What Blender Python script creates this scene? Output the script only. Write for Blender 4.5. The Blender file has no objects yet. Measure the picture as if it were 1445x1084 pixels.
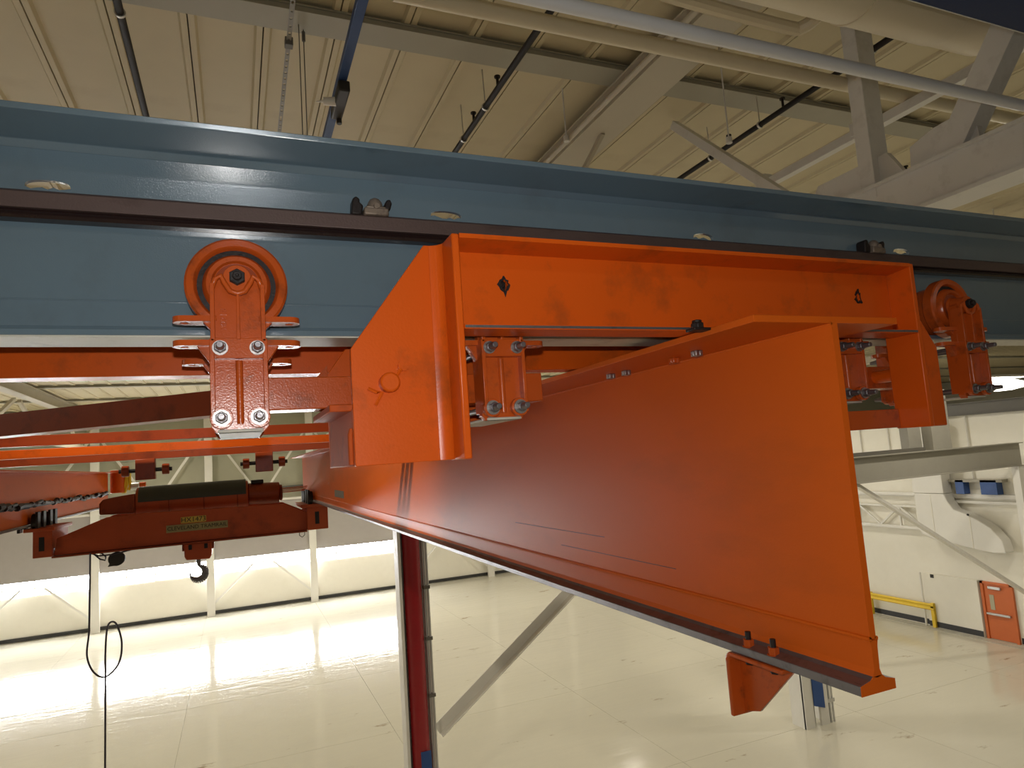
import bpy, bmesh, math, random
from mathutils import Vector, Matrix
random.seed(7)
S = bpy.context.scene
COL = S.collection
H = 8.1                       # lens height above the floor; heights below are given relative to the lens

# ------------------------------------------------------------------ camera, world, lights, exposure
cam = bpy.data.cameras.new('camera')
cam.sensor_width = 36.0
cam.lens = 940.0 / 1445.0 * 36.0
cam.clip_start = 0.05
cam.clip_end = 300
camo = bpy.data.objects.new('camera', cam)
COL.objects.link(camo)
R = Matrix(((0.9220, -0.0230, 0.3850), (-0.3802, 0.1249, 0.9165), (-0.0692, -0.9919, 0.1065)))
cx = Vector((R[0][0], R[1][0], R[2][0])).normalized()
cz = -Vector((R[0][2], R[1][2], R[2][2])).normalized()
cx = (cx - cz * cx.dot(cz)).normalized()
cy = cz.cross(cx)
M4 = Matrix(((cx.x, cy.x, cz.x, 0), (cx.y, cy.y, cz.y, 0), (cx.z, cy.z, cz.z, H), (0, 0, 0, 1)))
camo.matrix_world = M4
S.camera = camo

world = bpy.data.worlds.new('world')
S.world = world
world.use_nodes = True
bg = world.node_tree.nodes['Background']
bg.inputs[0].default_value = (0.75, 0.80, 0.9, 1)
bg.inputs[1].default_value = 0.3

S.view_settings.view_transform = 'Standard'
S.view_settings.look = 'None'
S.view_settings.gamma = 1
S.view_settings.use_curve_mapping = False
S.view_settings.exposure = 0.0

def light(name, kind, loc, power, color=(1, 1, 1), rot=(0, 0, 0), **kw):
    l = bpy.data.lights.new(name, kind)
    l.energy = power
    l.color = color
    for k, v in kw.items():
        setattr(l, k, v)
    o = bpy.data.objects.new(name, l)
    COL.objects.link(o)
    o.location = (loc[0], loc[1], loc[2] + H)
    o.rotation_euler = rot
    return o
# the camera's flash, just above the lens
fl = light('camera_flash', 'SPOT', (0.0, 0.0, 0.085), 62, (1.0, 0.98, 0.95), spot_size=math.radians(115), spot_blend=0.6, shadow_soft_size=0.012)
fl.rotation_euler = M4.to_euler()
# hall lighting: lamps under the roof, some of them added as fill (fixtures are built further down, at the same places)
HALL = [(-14, 16), (-4, 24), (9, 19), (9, 28), (-14, 30), (-4, 36), (9, 36), (20, 12), (20, 22), (20, 34), (-14, 6), (33, 14), (40, 30), (13, 7.5)]  # the pair beyond the right wall and the last entry are added fill
for x, y in HALL:
    light('hall_lamp_fill_light', 'AREA', (x, y, 3.3), 420 if y > 29 else 250, (1.0, 0.93, 0.80), size=1.2, size_y=0.5, shape='RECTANGLE')
light('hall_lamp_fill_light', 'AREA', (0.05, -3.6, 3.3), 30, (0.92, 0.96, 1.0), size=0.6, size_y=0.35, shape='RECTANGLE')  # unseen lamp behind the camera, added for a highlight on the runway web
sp = light('flood_lamp_light', 'SPOT', (-2.4, 3.8, 3.2), 1500, (1.0, 0.90, 0.72), spot_size=math.radians(56), spot_blend=0.8, shadow_soft_size=0.10)
sp.rotation_euler = Vector((2.6, 2.8, -3.0)).to_track_quat('-Z', 'Y').to_euler()
light('hall_lamp_fill_light', 'AREA', (9, -6, 3.3), 70, (1.0, 0.92, 0.76), size=1.2, size_y=0.5, shape='RECTANGLE')
light('hall_lamp_fill_light', 'AREA', (-9, -6, 3.3), 70, (1.0, 0.92, 0.76), size=1.2, size_y=0.5, shape='RECTANGLE')

# ------------------------------------------------------------------ materials
MAT = {}
def paint(name, col, rough=0.4, metal=0.0, var=0.12, dirt=None, dirt_amt=0.0, dirt_scale=6.0, bump=0.0, bump_scale=90.0, scale=3.0, spec=0.5, stretch=None, coat=0.0):
    m = bpy.data.materials.new(name)
    m.use_nodes = True
    nt = m.node_tree
    N, L = nt.nodes, nt.links
    b = N['Principled BSDF']
    b.inputs['Roughness'].default_value = rough
    b.inputs['Metallic'].default_value = metal
    b.inputs['Specular IOR Level'].default_value = spec
    b.inputs['Coat Weight'].default_value = coat
    b.inputs['Coat Roughness'].default_value = 0.12
    tc = N.new('ShaderNodeTexCoord')
    vec = tc.outputs['Object']
    if stretch:
        mp = N.new('ShaderNodeMapping')
        mp.inputs['Scale'].default_value = stretch
        L.new(vec, mp.inputs['Vector'])
        vec = mp.outputs['Vector']
    n1 = N.new('ShaderNodeTexNoise')
    n1.inputs['Scale'].default_value = scale
    n1.inputs['Detail'].default_value = 5
    L.new(vec, n1.inputs['Vector'])
    mix = N.new('ShaderNodeMix'); mix.data_type = 'RGBA'
    c = Vector(col)
    mix.inputs[6].default_value = (*(c * (1 - var)), 1)
    mix.inputs[7].default_value = (*[min(1, v) for v in c * (1 + var)], 1)
    L.new(n1.outputs['Fac'], mix.inputs[0])
    out = mix.outputs[2]
    if dirt:
        n2 = N.new('ShaderNodeTexNoise')
        n2.inputs['Scale'].default_value = dirt_scale
        n2.inputs['Detail'].default_value = 7
        n2.inputs['Roughness'].default_value = 0.65
        L.new(vec, n2.inputs['Vector'])
        rmp = N.new('ShaderNodeValToRGB')
        rmp.color_ramp.elements[0].position = 0.54
        rmp.color_ramp.elements[1].position = 0.74
        rmp.color_ramp.elements[0].color = (0, 0, 0, 1)
        rmp.color_ramp.elements[1].color = (dirt_amt, dirt_amt, dirt_amt, 1)
        L.new(n2.outputs['Fac'], rmp.inputs[0])
        mx = N.new('ShaderNodeMix'); mx.data_type = 'RGBA'
        L.new(rmp.outputs[0], mx.inputs[0])
        L.new(out, mx.inputs[6])
        mx.inputs[7].default_value = (*dirt, 1)
        out = mx.outputs[2]
    L.new(out, b.inputs['Base Color'])
    if bump > 0:
        n3 = N.new('ShaderNodeTexNoise')
        n3.inputs['Scale'].default_value = bump_scale
        n3.inputs['Detail'].default_value = 3
        L.new(tc.outputs['Object'], n3.inputs['Vector'])
        bp = N.new('ShaderNodeBump')
        bp.inputs['Strength'].default_value = bump
        bp.inputs['Distance'].default_value = 0.002
        L.new(n3.outputs['Fac'], bp.inputs['Height'])
        L.new(bp.outputs['Normal'], b.inputs['Normal'])
    MAT[name] = m
    return m
def glow(name, col, strength):
    m = bpy.data.materials.new(name)
    m.use_nodes = True
    nt = m.node_tree
    nt.nodes.clear()
    e = nt.nodes.new('ShaderNodeEmission')
    e.inputs[0].default_value = (*col, 1)
    e.inputs[1].default_value = strength
    o = nt.nodes.new('ShaderNodeOutputMaterial')
    nt.links.new(e.outputs[0], o.inputs[0])
    MAT[name] = m
    return m
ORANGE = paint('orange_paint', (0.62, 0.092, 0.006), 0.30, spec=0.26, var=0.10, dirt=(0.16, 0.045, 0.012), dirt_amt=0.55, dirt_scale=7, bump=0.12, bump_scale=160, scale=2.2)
GIRDER = paint('girder_orange_paint', (0.60, 0.105, 0.008), 0.38, spec=0.08, var=0.12, dirt=(0.30, 0.075, 0.015), dirt_amt=0.35, dirt_scale=3, bump=0.16, bump_scale=240, scale=1.2, stretch=(1, 0.35, 1))
REDOR = paint('cast_orange_paint', (0.46, 0.075, 0.010), 0.22, spec=0.4, var=0.16, dirt=(0.10, 0.03, 0.012), dirt_amt=0.7, dirt_scale=16, bump=0.18, bump_scale=260, scale=6)
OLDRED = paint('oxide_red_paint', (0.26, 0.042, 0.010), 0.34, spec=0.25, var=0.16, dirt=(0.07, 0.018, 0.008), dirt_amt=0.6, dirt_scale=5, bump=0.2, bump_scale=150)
HOIST = paint('hoist_red_paint', (0.44, 0.075, 0.020), 0.45, spec=0.3, var=0.15, dirt=(0.06, 0.02, 0.01), dirt_amt=0.5, dirt_scale=2.0)
BLUEGREY = paint('blue_grey_paint', (0.115, 0.170, 0.212), 0.15, spec=1.0, coat=0.8, var=0.08, dirt=(0.095, 0.125, 0.145), dirt_amt=0.5, dirt_scale=4, bump=0.14, bump_scale=300, scale=3)
STEEL = paint('worn_steel', (0.20, 0.19, 0.20), 0.38, metal=0.75, var=0.25, dirt=(0.06, 0.05, 0.05), dirt_amt=0.6, dirt_scale=14, bump=0.25, bump_scale=220)
BRIGHT = paint('bright_steel', (0.34, 0.32, 0.31), 0.42, metal=0.85, var=0.2, dirt=(0.10, 0.07, 0.06), dirt_amt=0.7, dirt_scale=60)
TRACK = paint('track_underside_cream', (0.52, 0.50, 0.42), 0.45, var=0.2, dirt=(0.15, 0.13, 0.11), dirt_amt=0.6, dirt_scale=9)
GREASE = paint('dark_grease', (0.016, 0.011, 0.010), 0.5, spec=0.3, var=0.35, bump=0.7, bump_scale=120)
RUSTRAIL = paint('brown_rail', (0.095, 0.062, 0.055), 0.45, metal=0.3, var=0.3, dirt=(0.05, 0.025, 0.02), dirt_amt=0.7, dirt_scale=25, bump=0.3, bump_scale=180, stretch=(0.3, 1, 1))
DARKRAIL = paint('black_contact_bar', (0.022, 0.012, 0.011), 0.2, var=0.3, bump=0.2)
CLAMP = paint('weathered_clamp', (0.22, 0.17, 0.13), 0.5, metal=0.4, var=0.3, dirt=(0.04, 0.025, 0.015), dirt_amt=0.8, dirt_scale=40)
ROOF = paint('roof_deck_beige', (0.57, 0.49, 0.315), 0.6, var=0.05, dirt=(0.42, 0.33, 0.19), dirt_amt=0.35, dirt_scale=1.2)
SEAM = paint('floor_seam', (0.30, 0.26, 0.18), 0.6)
JOINT = paint('roof_joint_dark', (0.05, 0.035, 0.02), 0.7)
ROOFSTEEL = paint('roof_steel_beige', (0.50, 0.45, 0.35), 0.5, var=0.06)
PURLIN = paint('purlin_grey', (0.35, 0.325, 0.25), 0.5, var=0.06)
PALESTEEL = paint('pale_grey_steel', (0.72, 0.70, 0.66), 0.45, var=0.06, dirt=(0.35, 0.32, 0.27), dirt_amt=0.35, dirt_scale=5)
PIPE = paint('cream_pipe', (0.66, 0.58, 0.42), 0.4, var=0.05)
PIPEW = paint('white_pipe', (0.72, 0.72, 0.74), 0.4, var=0.05)
BLACK = paint('black_pipe', (0.018, 0.014, 0.012), 0.55, spec=0.2)
NAVY = paint('navy_paint', (0.010, 0.024, 0.085), 0.5, var=0.15, spec=0.15, dirt=(0.05, 0.05, 0.07), dirt_amt=0.3, dirt_scale=30)
BLUE = paint('blue_panel', (0.02, 0.075, 0.27), 0.4)
MATTERED = paint('matte_red_paint', (0.46, 0.075, 0.012), 0.55, spec=0.12, var=0.15, dirt=(0.12, 0.03, 0.012), dirt_amt=0.6, dirt_scale=12)
NAVYRAIL = paint('navy_rail_paint', (0.035, 0.075, 0.20), 0.5, spec=0.2)
GREYSTRAP = paint('grey_strap', (0.26, 0.25, 0.22), 0.5)
WALL = paint('cream_wall', (0.84, 0.81, 0.71), 0.55, var=0.03, dirt=(0.74, 0.70, 0.58), dirt_amt=0.3, dirt_scale=0.8)
FASCIA = paint('grey_fascia', (0.40, 0.37, 0.35), 0.6, var=0.05)
UPPER = paint('grey_green_siding', (0.42, 0.41, 0.31), 0.6, var=0.05)
TRIMK = paint('black_base', (0.03, 0.03, 0.03), 0.5)
WHITE = paint('white_steel', (0.78, 0.76, 0.70), 0.45, var=0.04)
GREYST = paint('grey_lintel_paint', (0.36, 0.34, 0.285), 0.5, var=0.06, dirt=(0.27, 0.25, 0.2), dirt_amt=0.4, dirt_scale=1.5)
DARKST = paint('dark_grey_steel', (0.13, 0.12, 0.10), 0.5)
MAROON = paint('maroon_gloss', (0.32, 0.010, 0.016), 0.16, var=0.1, coat=0.15)
DOOR = paint('orange_door', (0.60, 0.14, 0.03), 0.4, var=0.06)
YELLOW = paint('yellow_paint', (0.80, 0.55, 0.03), 0.4, var=0.06)
PLATEY = paint('yellow_plate', (0.55, 0.38, 0.06), 0.5)
PLATEG = paint('old_gold_plate', (0.32, 0.27, 0.12), 0.5)
INK = paint('dark_ink', (0.02, 0.016, 0.012), 0.6)
CABLE = paint('black_cable', (0.035, 0.028, 0.045), 0.45)
GREENGREY = paint('hoist_drum_cover', (0.035, 0.035, 0.025), 0.5)
ALU = paint('brushed_metal', (0.6, 0.6, 0.6), 0.3, metal=0.8)
GLASSG = paint('door_glass_lite', (0.45, 0.42, 0.30), 0.1)
SKYPANE = glow('daylight_pane', (0.97, 0.985, 1.0), 46.0)
TUBE = glow('lamp_tube', (1.0, 0.96, 0.82), 9.0)

def floor_material():
    m = paint('epoxy_floor', (0.66, 0.63, 0.52), 0.115, var=0.05, dirt=(0.28, 0.20, 0.11), dirt_amt=0.75, dirt_scale=0.9, scale=0.35, stretch=(0.7, 1.6, 1))
    nt = m.node_tree
    N, L = nt.nodes, nt.links
    b = N['Principled BSDF']
    for n in N:
        if n.type == 'VALTORGB':
            n.color_ramp.elements[0].position = 0.635
            n.color_ramp.elements[1].position = 0.70
        if n.type == 'TEX_COORD':
            tc = n
    geo = N.new('ShaderNodeNewGeometry')
    for n in list(N):
        if n.type == 'MAPPING':
            L.new(geo.outputs['Position'], n.inputs['Vector'])
    n4 = N.new('ShaderNodeTexNoise')
    n4.inputs['Scale'].default_value = 2.2
    n4.inputs['Detail'].default_value = 4
    mp4 = N.new('ShaderNodeMapping'); mp4.inputs['Scale'].default_value = (0.35, 1.6, 1)
    L.new(geo.outputs['Position'], mp4.inputs['Vector'])
    L.new(mp4.outputs['Vector'], n4.inputs['Vector'])
    bp = N.new('ShaderNodeBump')
    bp.inputs['Strength'].default_value = 0.16
    bp.inputs['Distance'].default_value = 0.05
    L.new(n4.outputs['Fac'], bp.inputs['Height'])
    L.new(bp.outputs['Normal'], b.inputs['Normal'])
    return m
FLOOR = floor_material()

# ------------------------------------------------------------------ mesh helpers
class MB:
    def __init__(self):
        self.v, self.f = [], []
    def add(self, vs, fs):
        o = len(self.v)
        self.v += [Vector(p) for p in vs]
        self.f += [[i + o for i in f] for f in fs]
        return self
    def box(self, x0, x1, y0, y1, z0, z1):
        vs = [(x, y, z) for x in (x0, x1) for y in (y0, y1) for z in (z0, z1)]
        return self.add(vs, [(0, 1, 3, 2), (4, 6, 7, 5), (0, 4, 5, 1), (2, 3, 7, 6), (0, 2, 6, 4), (1, 5, 7, 3)])
    def prism(self, pts, axis, a, b):
        n = len(pts)
        def P(p, h):
            return (h, p[0], p[1]) if axis == 'x' else (p[0], h, p[1]) if axis == 'y' else (p[0], p[1], h)
        vs = [P(p, a) for p in pts] + [P(p, b) for p in pts]
        fs = [list(range(n))[::-1], list(range(n, 2 * n))] + [[i, (i + 1) % n, n + (i + 1) % n, n + i] for i in range(n)]
        return self.add(vs, fs)
    def cyl(self, p0, p1, r, seg=16, r1=None):
        p0, p1 = Vector(p0), Vector(p1)
        r1 = r if r1 is None else r1
        d = (p1 - p0).normalized()
        u = d.cross(Vector((0, 0, 1)) if abs(d.z) < 0.9 else Vector((1, 0, 0))).normalized()
        w = d.cross(u)
        vs = []
        for p, rr in ((p0, r), (p1, r1)):
            for i in range(seg):
                t = 2 * math.pi * (i + 0.5) / seg
                vs.append(p + (u * math.cos(t) + w * math.sin(t)) * rr)
        fs = [list(range(seg))[::-1], list(range(seg, 2 * seg))] + [[i, (i + 1) % seg, seg + (i + 1) % seg, seg + i] for i in range(seg)]
        return self.add(vs, fs)
    def lathe(self, prof, c, axis, seg=40):
        # prof: (radius, offset along axis)
        c = Vector(c); d = Vector(axis).normalized()
        u = d.cross(Vector((0, 0, 1)) if abs(d.z) < 0.9 else Vector((1, 0, 0))).normalized()
        w = d.cross(u)
        vs, fs = [], []
        for r, h in prof:
            for i in range(seg):
                t = 2 * math.pi * i / seg
                vs.append(c + d * h + (u * math.cos(t) + w * math.sin(t)) * max(r, 1e-4))
        for k in range(len(prof) - 1):
            for i in range(seg):
                j = (i + 1) % seg
                fs.append([k * seg + i, k * seg + j, (k + 1) * seg + j, (k + 1) * seg + i])
        fs.append(list(range(seg))[::-1])
        o = (len(prof) - 1) * seg
        fs.append([o + i for i in range(seg)])
        return self.add(vs, fs)
    def tube(self, pts, r, seg=8):
        pts = [Vector(p) for p in pts]
        n = len(pts)
        vs, fs = [], []
        u = None
        for k in range(n):
            d = (pts[min(k + 1, n - 1)] - pts[max(k - 1, 0)]).normalized()
            if u is None:
                u = d.cross(Vector((0, 0, 1)) if abs(d.z) < 0.9 else Vector((1, 0, 0))).normalized()
            else:
                u = (u - d * u.dot(d)).normalized()
            w = d.cross(u)
            for i in range(seg):
                t = 2 * math.pi * i / seg
                vs.append(pts[k] + (u * math.cos(t) + w * math.sin(t)) * r)
        for k in range(n - 1):
            for i in range(seg):
                j = (i + 1) % seg
                fs.append([k * seg + i, k * seg + j, (k + 1) * seg + j, (k + 1) * seg + i])
        fs.append(list(range(seg))[::-1])
        fs.append([(n - 1) * seg + i for i in range(seg)])
        return self.add(vs, fs)
    def beam(self, p0, p1, w, h):
        # rectangular bar between two points, w sideways, h up
        p0, p1 = Vector(p0), Vector(p1)
        d = (p1 - p0).normalized()
        s = d.cross(Vector((0, 0, 1)))
        s = s.normalized() if s.length > 1e-4 else Vector((1, 0, 0))
        u = s.cross(d)
        vs = [p + s * a * w / 2 + u * b * h / 2 for p in (p0, p1) for a, b in ((-1, -1), (1, -1), (1, 1), (-1, 1))]
        return self.add(vs, [(3, 2, 1, 0), (4, 5, 6, 7), (0, 1, 5, 4), (1, 2, 6, 5), (2, 3, 7, 6), (3, 0, 4, 7)])
    def angle(self, p0, p1, w, t=0.01):
        # rolled angle between two points (vertical and horizontal leg)
        p0, p1 = Vector(p0), Vector(p1)
        d = (p1 - p0).normalized()
        s = d.cross(Vector((0, 0, 1))).normalized()
        u = s.cross(d)
        prof = [(0, 0), (w, 0), (w, t), (t, t), (t, w), (0, w)]
        vs = [p + s * (a - w / 2) + u * (b - w / 2) for p in (p0, p1) for a, b in prof]
        fs = [list(range(6))[::-1], list(range(6, 12))] + [[i, (i + 1) % 6, 6 + (i + 1) % 6, 6 + i] for i in range(6)]
        return self.add(vs, fs)
    def plate(self, outer, holes, axis, a, b):
        # flat plate with real holes
        cu = bpy.data.curves.new('tmp', 'CURVE')
        cu.dimensions = '2D'; cu.fill_mode = 'BOTH'; cu.extrude = abs(b - a) / 2
        for ring in [outer] + holes:
            sp = cu.splines.new('POLY')
            sp.points.add(len(ring) - 1)
            for p, q in zip(sp.points, ring):
                p.co = (q[0], q[1], 0, 1)
            sp.use_cyclic_u = True
        o = bpy.data.objects.new('tmp', cu)
        COL.objects.link(o)
        dg = bpy.context.evaluated_depsgraph_get()
        me = bpy.data.meshes.new_from_object(o.evaluated_get(dg))
        mid = (a + b) / 2
        def P(c):
            return (c.z + mid, c.x, c.y) if axis == 'x' else (c.x, c.z + mid, c.y) if axis == 'y' else (c.x, c.y, c.z + mid)
        self.add([P(v.co) for v in me.vertices], [list(p.vertices) for p in me.polygons])
        bpy.data.objects.remove(o); bpy.data.curves.remove(cu); bpy.data.meshes.remove(me)
        return self
    def ibeam(self, axis, a, b, c, z0, z1, w, tf, tw):
        # rolled I along axis x or y between a and b, centred at c in the other direction
        h, k = w / 2, tw / 2
        pr = [(-h, z0), (h, z0), (h, z0 + tf), (k, z0 + tf), (k, z1 - tf), (h, z1 - tf), (h, z1), (-h, z1), (-h, z1 - tf), (-k, z1 - tf), (-k, z0 + tf), (-h, z0 + tf)]
        if axis == 'x':
            return self.prism([(c + p, z) for p, z in pr], 'x', a, b)
        return self.prism([(c + p, z) for p, z in pr], 'y', a, b)

ORI = {}
def build(name, mb, mat, parent=None, bevel=0.0, smooth=35):
    """link one mesh object; vertices are lens-relative scene coordinates"""
    o0 = ORI[parent.name] if parent is not None else None
    if o0 is None:
        xs = [v.x for v in mb.v]; ys = [v.y for v in mb.v]; zs = [v.z for v in mb.v]
        o0 = Vector(((min(xs) + max(xs)) / 2, (min(ys) + max(ys)) / 2, min(zs)))
    me = bpy.data.meshes.new(name)
    me.from_pydata([tuple(v - o0) for v in mb.v], [], mb.f)
    bm = bmesh.new(); bm.from_mesh(me)
    bmesh.ops.recalc_face_normals(bm, faces=bm.faces)
    bm.to_mesh(me); bm.free()
    me.materials.append(mat)
    if smooth:
        me.shade_smooth()
        me.set_sharp_from_angle(angle=math.radians(smooth))
    o = bpy.data.objects.new(name, me)
    COL.objects.link(o)
    ORI[o.name] = o0
    if parent is not None:
        o.parent = parent
    else:
        o.location = (o0.x, o0.y, o0.z + H)
    if bevel:
        md = o.modifiers.new('bevel', 'BEVEL')
        md.width = bevel; md.segments = 2; md.limit_method = 'ANGLE'; md.angle_limit = math.radians(40)
    return o
def tag(o, label, cat, group=None):
    o['label'] = label; o['category'] = cat
    if group:
        o['group'] = group
    return o
def thing(name, loc, label, cat, group=None):
    o = bpy.data.objects.new(name, None)
    o.empty_display_size = 0.1
    COL.objects.link(o)
    o.location = (loc[0], loc[1], loc[2] + H)
    ORI[o.name] = Vector(loc)
    return tag(o, label, cat, group)
def struct(name, mb, mat, **kw):
    o = build(name, mb, mat, None, **kw)
    o['kind'] = 'structure'
    return o
def copy_tree(o, parent=None):
    c = o.copy(); COL.objects.link(c)
    ORI[c.name] = ORI[o.name]
    if parent is not None:
        c.parent = parent
    for ch in list(o.children):
        copy_tree(ch, c)
    return c
def text(name, s, size, mat, parent, mtx, ext=0.002):
    cu = bpy.data.curves.new('tmp', 'FONT')
    cu.body = s; cu.size = size; cu.extrude = ext; cu.align_x = 'CENTER'; cu.align_y = 'CENTER'; cu.resolution_u = 2
    o = bpy.data.objects.new('tmp', cu); COL.objects.link(o)
    me = bpy.data.meshes.new_from_object(o.evaluated_get(bpy.context.evaluated_depsgraph_get()))
    mb = MB()
    mb.add([mtx @ v.co for v in me.vertices], [list(p.vertices) for p in me.polygons])
    bpy.data.objects.remove(o); bpy.data.curves.remove(cu); bpy.data.meshes.remove(me)
    return build(name, mb, mat, parent, smooth=0)
def circ(c, r, n=20, sy=1.0):
    return [(c[0] + r * math.cos(2 * math.pi * i / n), c[1] + r * sy * math.sin(2 * math.pi * i / n)) for i in range(n)]

# ------------------------------------------------------------------ the setting: floor, walls, roof
XL, XR, YF, YB, RZ, FZ = -38, 62, -24, 44.4, 3.9, -8.1
fb = MB().box(XL, XR, YF, YB + 0.6, FZ - 0.3, FZ - 0.02)
floor = struct('floor', fb, SEAM, smooth=0)
slab_mesh = None
for i in range(11):
    for j in range(8):
        x0, y0 = -26.2 + i * 6.1, 3.0 + j * 6.1
        if slab_mesh is None:
            s = build('slab', MB().box(x0, x0 + 6.092, y0, y0 + 6.092, FZ - 0.02, FZ), FLOOR, floor, smooth=0)
            slab_mesh = s.data; base = (x0, y0)
        else:
            s = bpy.data.objects.new('slab', slab_mesh); COL.objects.link(s); s.parent = floor
            s.location = (x0 - base[0], y0 - base[1], 0)
struct('trim_1', MB().box(XL, XR, YF, 2.99, FZ - 0.02, FZ), FLOOR, smooth=0)
struct('trim_2', MB().box(XL, -26.21, 2.99, YB + 0.5, FZ - 0.02, FZ), FLOOR, smooth=0)
struct('trim_3', MB().box(-26.2 + 11 * 6.1, XR, 2.99, YB + 0.5, FZ - 0.02, FZ), FLOOR, smooth=0)

# roof: dark backing sheet, pressed deck panels hung under it
ceil = struct('ceiling', MB().box(XL, XR, YF, YB + 0.6, RZ + 0.07, RZ + 0.15), JOINT, smooth=0)
PW = 0.61
def panel_mb(x0, y0, y1):
    g, lip, d = 0.006, 0.055, 0.035
    pr = [(x0 + g, RZ), (x0 + lip, RZ), (x0 + lip + 0.02, RZ + d), (x0 + PW - lip - 0.02, RZ + d), (x0 + PW - lip, RZ), (x0 + PW - g, RZ), (x0 + PW - g, RZ + 0.07), (x0 + g, RZ + 0.07)]
    return MB().prism(pr, 'y', y0, y1)
PURL_Y = [5.568 + 5.0 * k for k in range(-5, 8)]
pm = None
for k in range(-7, 22):
    for b in range(4):
        x0, y0 = -1.522 + 0.005 + PW * k, 0.50 + 5.0 * b
        if pm is None:
            p = build('deck_panel', panel_mb(x0, y0, y0 + 4.97), ROOF, ceil, smooth=0)
            pm = p.data; pbase = (x0, y0)
        else:
            p = bpy.data.objects.new('deck_panel', pm); COL.objects.link(p); p.parent = ceil
            p.location = (x0 - pbase[0], y0 - pbase[1], 0)
rest = MB()
for k in range(-59, 103):
    x0 = -1.517 + PW * k
    if x0 < XL or x0 + PW > XR:
        continue
    if -7 <= k < 22:
        rest.v += []
        q = panel_mb(x0, 20.50, YB); rest.add(q.v, q.f)
        q = panel_mb(x0, YF, 0.48); rest.add(q.v, q.f)
    else:
        q = panel_mb(x0, YF, YB); rest.add(q.v, q.f)
ro = build('far_deck', rest, ROOF, ceil, smooth=0)
ro['kind'] = 'stuff'
for y in PURL_Y:
    o = build('purlin', MB().ibeam('x', XL, XR, y, 3.83, RZ - .001, 0.30, 0.014, 0.27), PURLIN, ceil, smooth=0)

# back wall
wb = MB().box(XL, XR, YB, YB + 0.3, -5.78, 4.2)
wb.box(XL, -13.2, YB, YB + 0.3, FZ, -5.78); wb.box(XL, XR, YB, YB + 0.3, FZ, -5.78)
wall_back = struct('wall_back', MB().box(XL, XR, YB + 0.32, YB + 0.5, FZ, 4.2), UPPER, smooth=0)
build('lower_siding', MB().box(XL, XR, YB + 0.05, YB + 0.32, FZ, -5.80), WALL, wall_back, smooth=0)
build('plain_siding', MB().box(10.1, XR, YB + 0.05, YB + 0.32, -5.80, -4.95), WALL, wall_back, smooth=0)
build('plain_siding', MB().box(XL, -24.8, YB + 0.05, YB + 0.32, -5.80, -4.95), WALL, wall_back, smooth=0)
build('door_header', MB().box(XL, XR, YB - 0.35, YB + 0.3, -4.95, -1.75), FASCIA, wall_back, smooth=0)
build('header_ledge', MB().box(XL, XR, YB - 0.45, YB + 0.3, -1.75, -1.62), WHITE, wall_back, smooth=0)
build('girt', MB().box(XL, XR, YB + 0.15, YB + 0.32, -1.02, -0.90), DARKST, wall_back, smooth=0)
build('girt', MB().box(XL, XR, YB + 0.15, YB + 0.32, 1.2, 1.35), UPPER, wall_back, smooth=0)
COLX = [-24.8 + 5.82 * k for k in range(10)]
for x in COLX:
    build('column', MB().ibeam('x', x - 0.21, x + 0.21, YB - 0.2, FZ, 3.9, 0.36, 0.02, 0.10) if False else MB().box(x - 0.21, x + 0.21, YB - 0.6, YB - 0.36, FZ, 3.9), WHITE, wall_back, smooth=0)
for k in range(len(COLX) - 1):
    a, b = COLX[k] + 0.2, COLX[k + 1] - 0.2
    m = (a + b) / 2
    if k % 2 == 0:
        p, q = (a, -7.35), (m - 0.4, -5.35)
        build('brace', MB().angle((b, YB - 0.42, -7.35), (m + 0.55, YB - 0.42, -5.35), 0.12), WHITE, wall_back, smooth=0)
        build('brace', MB().angle((a, YB - 0.42, -7.35), (m - 0.55, YB - 0.42, -5.35), 0.12), WHITE, wall_back, smooth=0)
    build('brace', MB().angle((b, YB - 0.42, 2.6), (m, YB - 0.42, -1.5), 0.13), WHITE, wall_back, smooth=0)
    build('brace', MB().angle((a, YB - 0.42, 2.6), (m, YB - 0.42, -1.5), 0.13), WHITE, wall_back, smooth=0)
struct('baseboard_back', MB().box(XL, XR, YB - 0.03, YB + 0.05, FZ + 0.04, FZ + 0.22), TRIMK, smooth=0)
wn = 0
for k in range(6):
    a, b = COLX[k], COLX[k + 1]
    wn += 1
    fr = MB()
    fr.box(a, b, YB + 0.1, YB + 0.2, -5.80, -5.74); fr.box(a, b, YB + 0.1, YB + 0.2, -5.0, -4.95)
    w = struct('window_%d' % wn, fr, WHITE, smooth=0)
    n = 4
    for i in range(n):
        xa, xb = a + (b - a) * i / n, a + (b - a) * (i + 1) / n
        build('pane', MB().box(xa + 0.03, xb - 0.03, YB + 0.14, YB + 0.16, -5.74, -5.0), SKYPANE, w, smooth=0)
        if i:
            mu = MB().box(xa - 0.03, xa + 0.03, YB + 0.1, YB + 0.2, -5.74, -5.0).box(xa - 0.03, xa + 0.03, YB - 0.02, YB + 0.1, -5.35, -4.96).box(xa - 0.06, xa + 0.06, YB - 0.03, YB + 0.1, -5.42, -5.32)
            build('mullion', mu, WHITE, w, smooth=0)
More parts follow.
